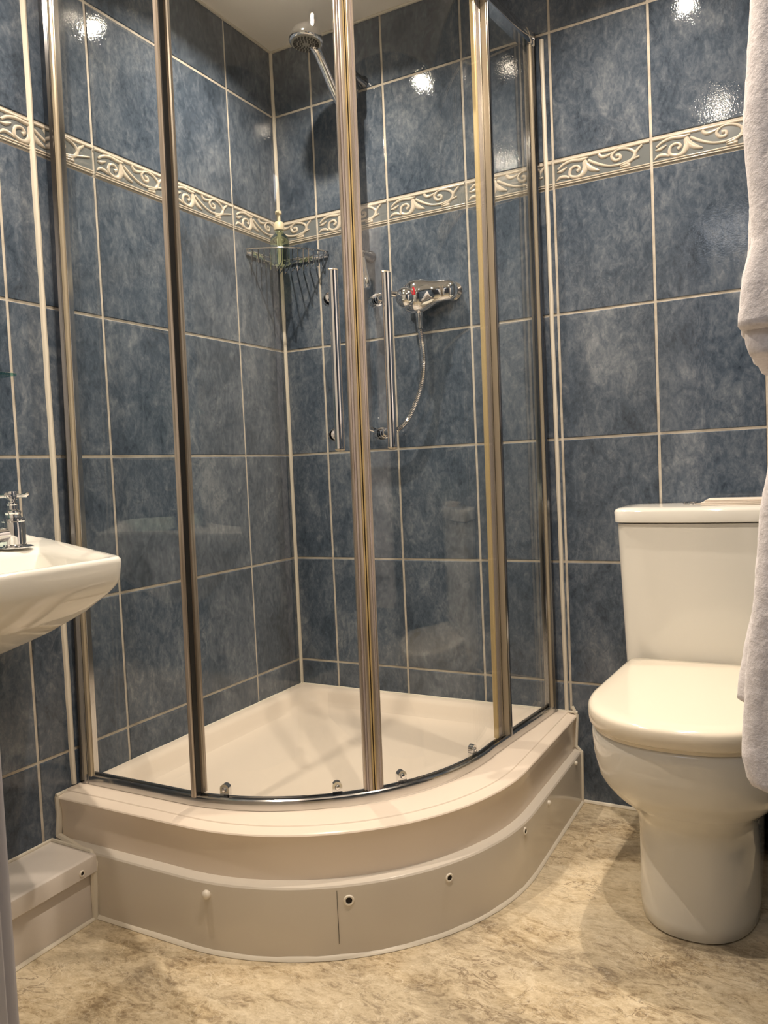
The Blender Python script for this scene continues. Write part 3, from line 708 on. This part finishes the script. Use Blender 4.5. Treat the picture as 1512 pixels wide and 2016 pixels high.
for i in range(1, 15):
    t = i/15; p = fpt(t); q = p+Vector((-.7, .7))*.006
    # wire drops from the rim then runs back toward the corner walls
    bx, by = (.004, min(-.004, p.y+(p.x-.004)) ) if p.x < -p.y else (max(.004, p.x+(p.y+.004)), -.004)
    part(G().tube([(p.x, p.y, zt), (q.x, q.y, zb), (q.x-.006, q.y+.006, zb-.004), (bx, by, zb-.004), (bx, by, zt-.008)], .0018, 5), 'basket_wire', CHROME, cad)
bx, by = .0555, -.078
bot = thing('soap_bottle', 'clear green pump soap bottle standing in the corner basket', 'bottle', (bx, by, zb-.002))
part(G().lathe([(.0001, .002), (.024, 0), (.028, .004), (.029, .012), (.029, .074), (.027, .086), (.015, .098), (.013, .108)], (bx, by, zb-.001), (0, 0, 1), 30), 'bottle_glass', LIQ, bot, sharp=60)
part(G().tube([(bx, by, zb+.006), (bx, by, zb+.10)], .0045, 8), 'dip_tube', PUMPM, bot)
part(G().lathe([(.014, .106), (.016, .108), (.016, .126), (.0125, .132), (.006, .135), (.0055, .156), (.010, .157), (.010, .165), (.002, .167)], (bx, by, zb-.001), (0, 0, 1), 22)
     .tube([(bx, by, zb+.160), (bx+.006, by-.014, zb+.159), (bx+.009, by-.022, zb+.153)], [.0045, .0038, .003], 8), 'pump', PUMPM, bot)

# ------------------------------------------------------------------ toilet
XC = 1.258
toi = thing('toilet', 'white close-coupled toilet with closed lid against the tiled back wall', 'toilet', (XC, -.35, 0))
S_ = [(.0, .110, -.551, -.38), (.004, .114, -.557, -.38), (.03, .1155, -.557, -.38), (.10, .1145, -.553, -.385), (.17, .1135, -.550, -.39), (.200, .1145, -.552, -.40), (.215, .1185, -.560, -.41),
      (.228, .1225, -.572, -.42), (.243, .132, -.588, -.43), (.258, .144, -.607, -.44), (.262, .148, -.614, -.44), (.276, .157, -.629, -.45), (.292, .1655, -.646, -.46), (.312, .1725, -.663, -.47), (.35, .178, -.676, -.48), (.385, .180, -.682, -.485), (.402, .180, -.682, -.485), (.408, .176, -.678, -.485)]
g = G(); g.loft([dloop(XC, hw, -.02, yf, z, ym, 2.35, rb=.015, taper=0.012) for z, hw, yf, ym in S_])
part(g, 'pan', CERAM, toi, sharp=60)
part(G().loft([dloop(XC, .178, -.185, yf, z, -.49, 2.35, taper=.01) for z, yf in ((.4085, -.680), (.4165, -.682))]), 'seat', SEATM, toi)
part(G().loft([dloop(XC, hw, -.192+i_, yf, z, -.49, 2.35, rb=.018, taper=.012) for hw, yf, z, i_ in ((.180, -.690, .4175, 0), (.1835, -.696, .422, 0), (.185, -.700, .440, 0), (.1845, -.7, .448, 0), (.1815, -.697, .4535, -.003), (.175, -.690, .4565, -.008), (.150, -.66, .4578, -.03))]), 'lid', SEATM, toi, sharp=60)
for sx in (-.075, .075):
    part(G().tube([(XC+sx-.02, -.183, .43), (XC+sx+.02, -.183, .43)], .010, 14), 'hinge', SEATM, toi)
cis = [(.36, .180, -.155, .01), (.37, .186, -.163, .012), (.40, .187, -.166, .014), (.55, .192, -.169, .016), (.70, .197, -.172, .018), (.772, .199, -.174, .018)]
part(G().loft([rrect(XC-hw, XC+hw, yf, -.004, .022, z, bow=b_) for z, hw, yf, b_ in cis]), 'cistern', CERAM, toi, sharp=60)
lid = [(.7735, .198, -.172), (.776, .204, -.181), (.800, .205, -.183), (.805, .203, -.180), (.8085, .197, -.172), (.8105, .17, -.15)]
part(G().loft([rrect(XC-hw, XC+hw, yf, -.003, .024, z, bow=.020) for z, hw, yf in lid]), 'cistern_lid', CERAM, toi, sharp=60)
part(G().lathe([(.0245, 0), (.0245, .004), (.021, .007), (.0195, .0065), (.016, .0085), (.0001, .009)], (1.222, -.075, .810), (0, 0, 1), 30), 'flush_button', CHROME, toi, 'round chrome flush button')
g = G().lathe([(.009, 0), (.009, .003), (.006, .006), (.0001, .007)], (XC+.100, -.42, .085), (1, 0, 0), 14)
part(g, 'fixing_cap', CHROME, toi)

bk = [('upper thin cream booklet lying on the toilet cistern lid', .8185, 1.2555, -.150, .0045), ('lower cream booklet under another on the toilet cistern lid', .811, 1.2475, -.155, .0070)]
for lb, z_, x_0, y_0, th in bk:
    g = G().box(x_0, x_0+.19, y_0, y_0+.105, z_, z_+th*.42, .0005).box(x_0+.001, x_0+.189, y_0+.001, y_0+.104, z_+th*.42, z_+th*.58).box(x_0+.0005, x_0+.19, y_0, y_0+.105, z_+th*.58, z_+th, .0005)
    o = g.make('booklet', PAPER, org=(x_0, y_0, z_)); tag(o, lb, 'booklet', 'booklets on the cistern')

# ------------------------------------------------------------------ basin
bas = thing('wash_basin', 'white ceramic wall-hung basin with angled sides on the left wall', 'basin', (0.1, -1.31, .60))
BYC = -1.31
def basin_loop(x0, x1, hb, hf, z, zr=0.0, rc=.018, bow=.008, yc=BYC):
    """hexagon-like outline: back half-width hb at x0, front half-width hf at x1"""
    cor = [(x0, hb), (x1, hf), (x1, -hf), (x0, -hb)]
    P = []
    n = len(cor)
    for i in range(n):
        p = Vector(cor[i]); a_ = Vector(cor[i-1]); b_ = Vector(cor[(i+1) % n])
        r = rc if i in (1, 2) else .004
        pa = p+(a_-p).normalized()*r; pb = p+(b_-p).normalized()*r
        for k in range(7):
            t = k/6; P.append(((1-t)**2)*pa+2*t*(1-t)*p+t*t*pb)
        nx = b_+(p-b_).normalized()*(rc if (i+1) % n in (1, 2) else .004)
        for k in range(1, 10): P.append(pb.lerp(nx, k/10))
    out = []
    for p in P:
        x = p.x
        bx_ = bow*(1-(min(abs(p.y)/max(hf, .01), 1))**2)*max(0, (x-x0)/(x1-x0))**4
        out.append((x+bx_, yc+p.y, z+zr*(1-(x-x0)/(x1-x0))))
    return out
loops = [basin_loop(.001, .18, .14, .06, .615), basin_loop(.001, .25, .19, .09, .640), basin_loop(.001, .33, .25, .11, .672), basin_loop(.001, .40, .305, .130, .708), basin_loop(.001, .442, .34, .145, .738, 0, .022),
         basin_loop(.001, .455, .352, .151, .752, 0, .02), basin_loop(.001, .4615, .358, .152, .762, 0, .018), basin_loop(.001, .466, .360, .153, .790, .010, .018), basin_loop(.001, .4655, .3595, .1525, .7965, .012, .018), basin_loop(.002, .462, .357, .150, .8, .013, .017),
         basin_loop(.004, .452, .352, .146, .8, .013, .016), basin_loop(.15, .446, .236, .142, .7985, .002, .03), basin_loop(.158, .440, .226, .136, .79, 0, .05), basin_loop(.175, .425, .20, .122, .74, 0, .06), basin_loop(.20, .39, .15, .09, .70, 0, .06), basin_loop(.25, .33, .05, .03, .688, 0, .02)]
part(G().loft(loops), 'basin_body', CERAM, bas, sharp=50)
g = G(); prof = [(.001, .79), (.001, .832), (.006, .8385), (.016, .838), (.024, .825), (.034, .815), (.05, .808), (.05, .79)]
def upz(y): 
    k = min(1, max(0, (-.955-y)/.09)) * min(1, max(0, (y+1.665)/.09)); return k*k*(3-2*k)
ys = [-1.655+i*.69/24 for i in range(25)]
g.loft([[(x, y, z if z < .8 else .8+.01+(z-.81)*upz(y)) for x, z in prof] for y in ys]); part(g, 'back_upstand', CERAM, bas, sharp=60)
part(G().lathe([(.0001, .006), (.018, .006), (.022, .004), (.022, 0)], (.29, BYC, .689), (0, 0, 1), 20), 'waste_ring', CHROME, bas)

def tap(x, y, label, sp):
    z = .8065
    t = thing('basin_tap', label, 'tap', (x, y, z), 'pillar taps on the basin')
    part(G().lathe([(r_*1.18, h_) for r_, h_ in [(.029, 0), (.029, .002), (.024, .0045), (.019, .005), (.0175, .007), (.0175, .02), (.018, .034), (.017, .050), (.0185, .052), (.0185, .056), (.013, .059), (.0115, .064), (.013, .068), (.0125, .071), (.0085, .074), (.0080, .082), (.009, .084), (.009, .087), (.0055, .089), (.0055, .094)]], (x, y, z), (0, 0, 1), 28), 'tap_body', CHROME, t, sharp=30)
    d = Vector((sp[0], sp[1], 0)).normalized(); b = Vector((x, y, z+.028))
    part(G().tube([tuple(b+d*.006), tuple(b+d*.03+Vector((0, 0, -.001))), tuple(b+d*.055+Vector((0, 0, -.004))), tuple(b+d*.075+Vector((0, 0, -.010))), tuple(b+d*.084+Vector((0, 0, -.022)))], [.0155, .0145, .013, .012, .010], 16), 'spout', CHROME, t, sharp=60)
    h = part(G().lathe([(.007, .092), (.0115, .094), (.0115, .106), (.0105, .109), (.0001, .1105)], (x, y, z), (0, 0, 1), 24), 'cross_handle', CHROME, t)
    for k in range(4):
        q = k*PI/2+.62; e = Vector((math.cos(q), math.sin(q), 0)); o = Vector((x, y, z+.101))
        G().tube([tuple(o+e*.009), tuple(o+e*.018+Vector((0, 0, -.001))), tuple(o+e*.026), tuple(o+e*.031+Vector((0, 0, .003)))], [.0045, .0034, .005, .0035], 10).make('handle_arm', CHROME, h, org_of(t))
    return t
tap(.121, -1.105, 'chrome pillar tap with cross handle on the shower side of the basin', (-.15, -1))
tap(.121, -1.515, 'chrome pillar tap with cross handle on the doorway side of the basin', (.3, 1))

shelf = thing('glass_shelf', 'clear glass shelf on the left wall above the basin', 'shelf', (.06, -1.36, 1.14))
gs = G().box(.004, .122, -1.66, -1.076, 1.1385, 1.1445, .001, 1)
shg = glass_material('shelf_glass', (0.55, 0.80, 0.76, 1))
part(gs, 'shelf_pane', shg, shelf)
for y_ in (-1.62, -1.14): part(G().lathe([(.009, 0), (.009, .018), (.006, .02)], (0.001, y_, 1.136), (1, 0, 0), 14), 'shelf_bracket', CHROME, shelf)

# ------------------------------------------------------------------ towels on a rail, at the right
tr = thing('towel_rail', 'chrome two-bar towel rail on the right wall', 'towel rail', (1.56, -.95, .98))
for z_ in (1.72, 1.00): part(G().tube([(1.535, -1.2, z_), (1.535, -.68, z_)], .009, 14), 'rail_bar', CHROME, tr)
for y_ in (-1.19, -.69): part(G().tube([(1.612, y_, 1.76), (1.612, y_, .96)], .008, 12).tube([(1.612, y_, 1.72), (1.535, y_, 1.72)], .007, 10).tube([(1.612, y_, 1.0), (1.535, y_, 1.0)], .007, 10), 'rail_post', CHROME, tr)
def interp(tab, z):
    for (z0, a0), (z1, a1) in zip(tab[:-1], tab[1:]):
        if z0 <= z <= z1: return a0+(a1-a0)*(z-z0)/(z1-z0)
    return tab[0][1] if z < tab[0][0] else tab[-1][1]
def towel(name, label, tab, xr, ztop, zbot, y0, y1, seed, fold=.012, parent=None):
    g = G(); loops = []; nz = int((ztop-zbot)/.007); xrb = xr
    def loop(z, k=0.0, grow=0.0):
        xl = interp(tab, z)+k; X1 = xrb-k; Y0 = y0+k; Y1 = y1-k; r = min(.020, (X1-xl)*.32, (Y1-Y0)*.4); P = []
        for (cx_, cy_, a_, ex, ey) in ((xl+r, Y1-r, PI/2, 0, 0), (xl+r, Y0+r, PI, 0, 0), (X1-r, Y0+r, 1.5*PI, 0, 0), (X1-r, Y1-r, 0, 0, 0)):
            for i in range(9): q = a_+PI/2*i/8; P.append((cx_+r*math.cos(q), cy_+r*math.sin(q)))
            nx = {PI/2: ((xl, Y1-r), (xl, Y0+r)), PI: ((xl+r, Y0), (X1-r, Y0)), 1.5*PI: ((X1, Y0+r), (X1, Y1-r)), 0: ((X1-r, Y1), (xl+r, Y1))}[a_]
            m_ = 44 if a_ in (PI/2, PI) else 10
            for i in range(1, m_): P.append((nx[0][0]+(nx[1][0]-nx[0][0])*i/m_, nx[0][1]+(nx[1][1]-nx[0][1])*i/m_))
        out = []
        for x, y in P:
            n1 = noise.noise(Vector((x*14, y*14, z*5+seed))); n2 = noise.noise(Vector((x*240, y*240, z*240+seed)))
            n3 = noise.noise(Vector((x*70+3, y*70, z*70+seed)))
            dd = Vector((x-(xl+X1)/2, y-(Y0+Y1)/2)).normalized()
            a_ = n1*fold*.5+n2*.0013+n3*.0008
            out.append((x+dd.x*a_, y+dd.y*a_, z+n3*.001))
        return out
    loops.append(loop(zbot+.004, .022)); loops.append(loop(zbot, .012)); loops.append(loop(zbot+.002, .004))
    for i in range(nz+1):
        loops.append(loop(zbot+.006+(ztop-zbot-.03)*i/nz))
    loops.append(loop(ztop-.012, .010)); loops.append(loop(ztop-.004, .025)); loops.append(loop(ztop, .04))
    g.loft(loops)
    return g
upper = thing('towel', 'white fluffy terry towel hanging at the upper right edge', 'towel', (1.49, -.94, 1.06), 'white towels on the rail')
part(towel('t', '', [(1.062, 1.404), (1.083, 1.405), (1.13, 1.411), (1.165, 1.422), (1.20, 1.422), (1.30, 1.417), (1.36, 1.421), (1.428, 1.425), (1.74, 1.44)], 1.60, 1.745, 1.066, -1.10, -.76, 1.3), 'outer_layer', TOWEL, upper, sharp=180)
part(towel('t', '', [(1.03, 1.420), (1.055, 1.413), (1.4, 1.43)], 1.585, 1.30, 1.034, -1.085, -.79, 7.7), 'inner_layer', TOWEL, upper, sharp=180)
lower = thing('towel', 'white towel hanging lower in front of the toilet cistern', 'towel', (1.50, -.94, .52), 'white towels on the rail')
part(towel('t', '', [(.522, 1.412), (.532, 1.404), (.56, 1.398), (.60, 1.401), (.66, 1.407), (.70, 1.412), (.754, 1.418), (.86, 1.425), (.918, 1.436), (.96, 1.445), (1.02, 1.47)], 1.60, 1.012, .522, -1.10, -.76, 4.1, .014), 'outer_layer', TOWEL, lower, sharp=180)
part(towel('t', '', [(.615, 1.392), (.64, 1.394), (.70, 1.405), (.75, 1.418), (.9, 1.44)], 1.50, .86, .617, -1.07, -.80, 9.1, .008), 'side_fold', TOWEL, lower, sharp=180)
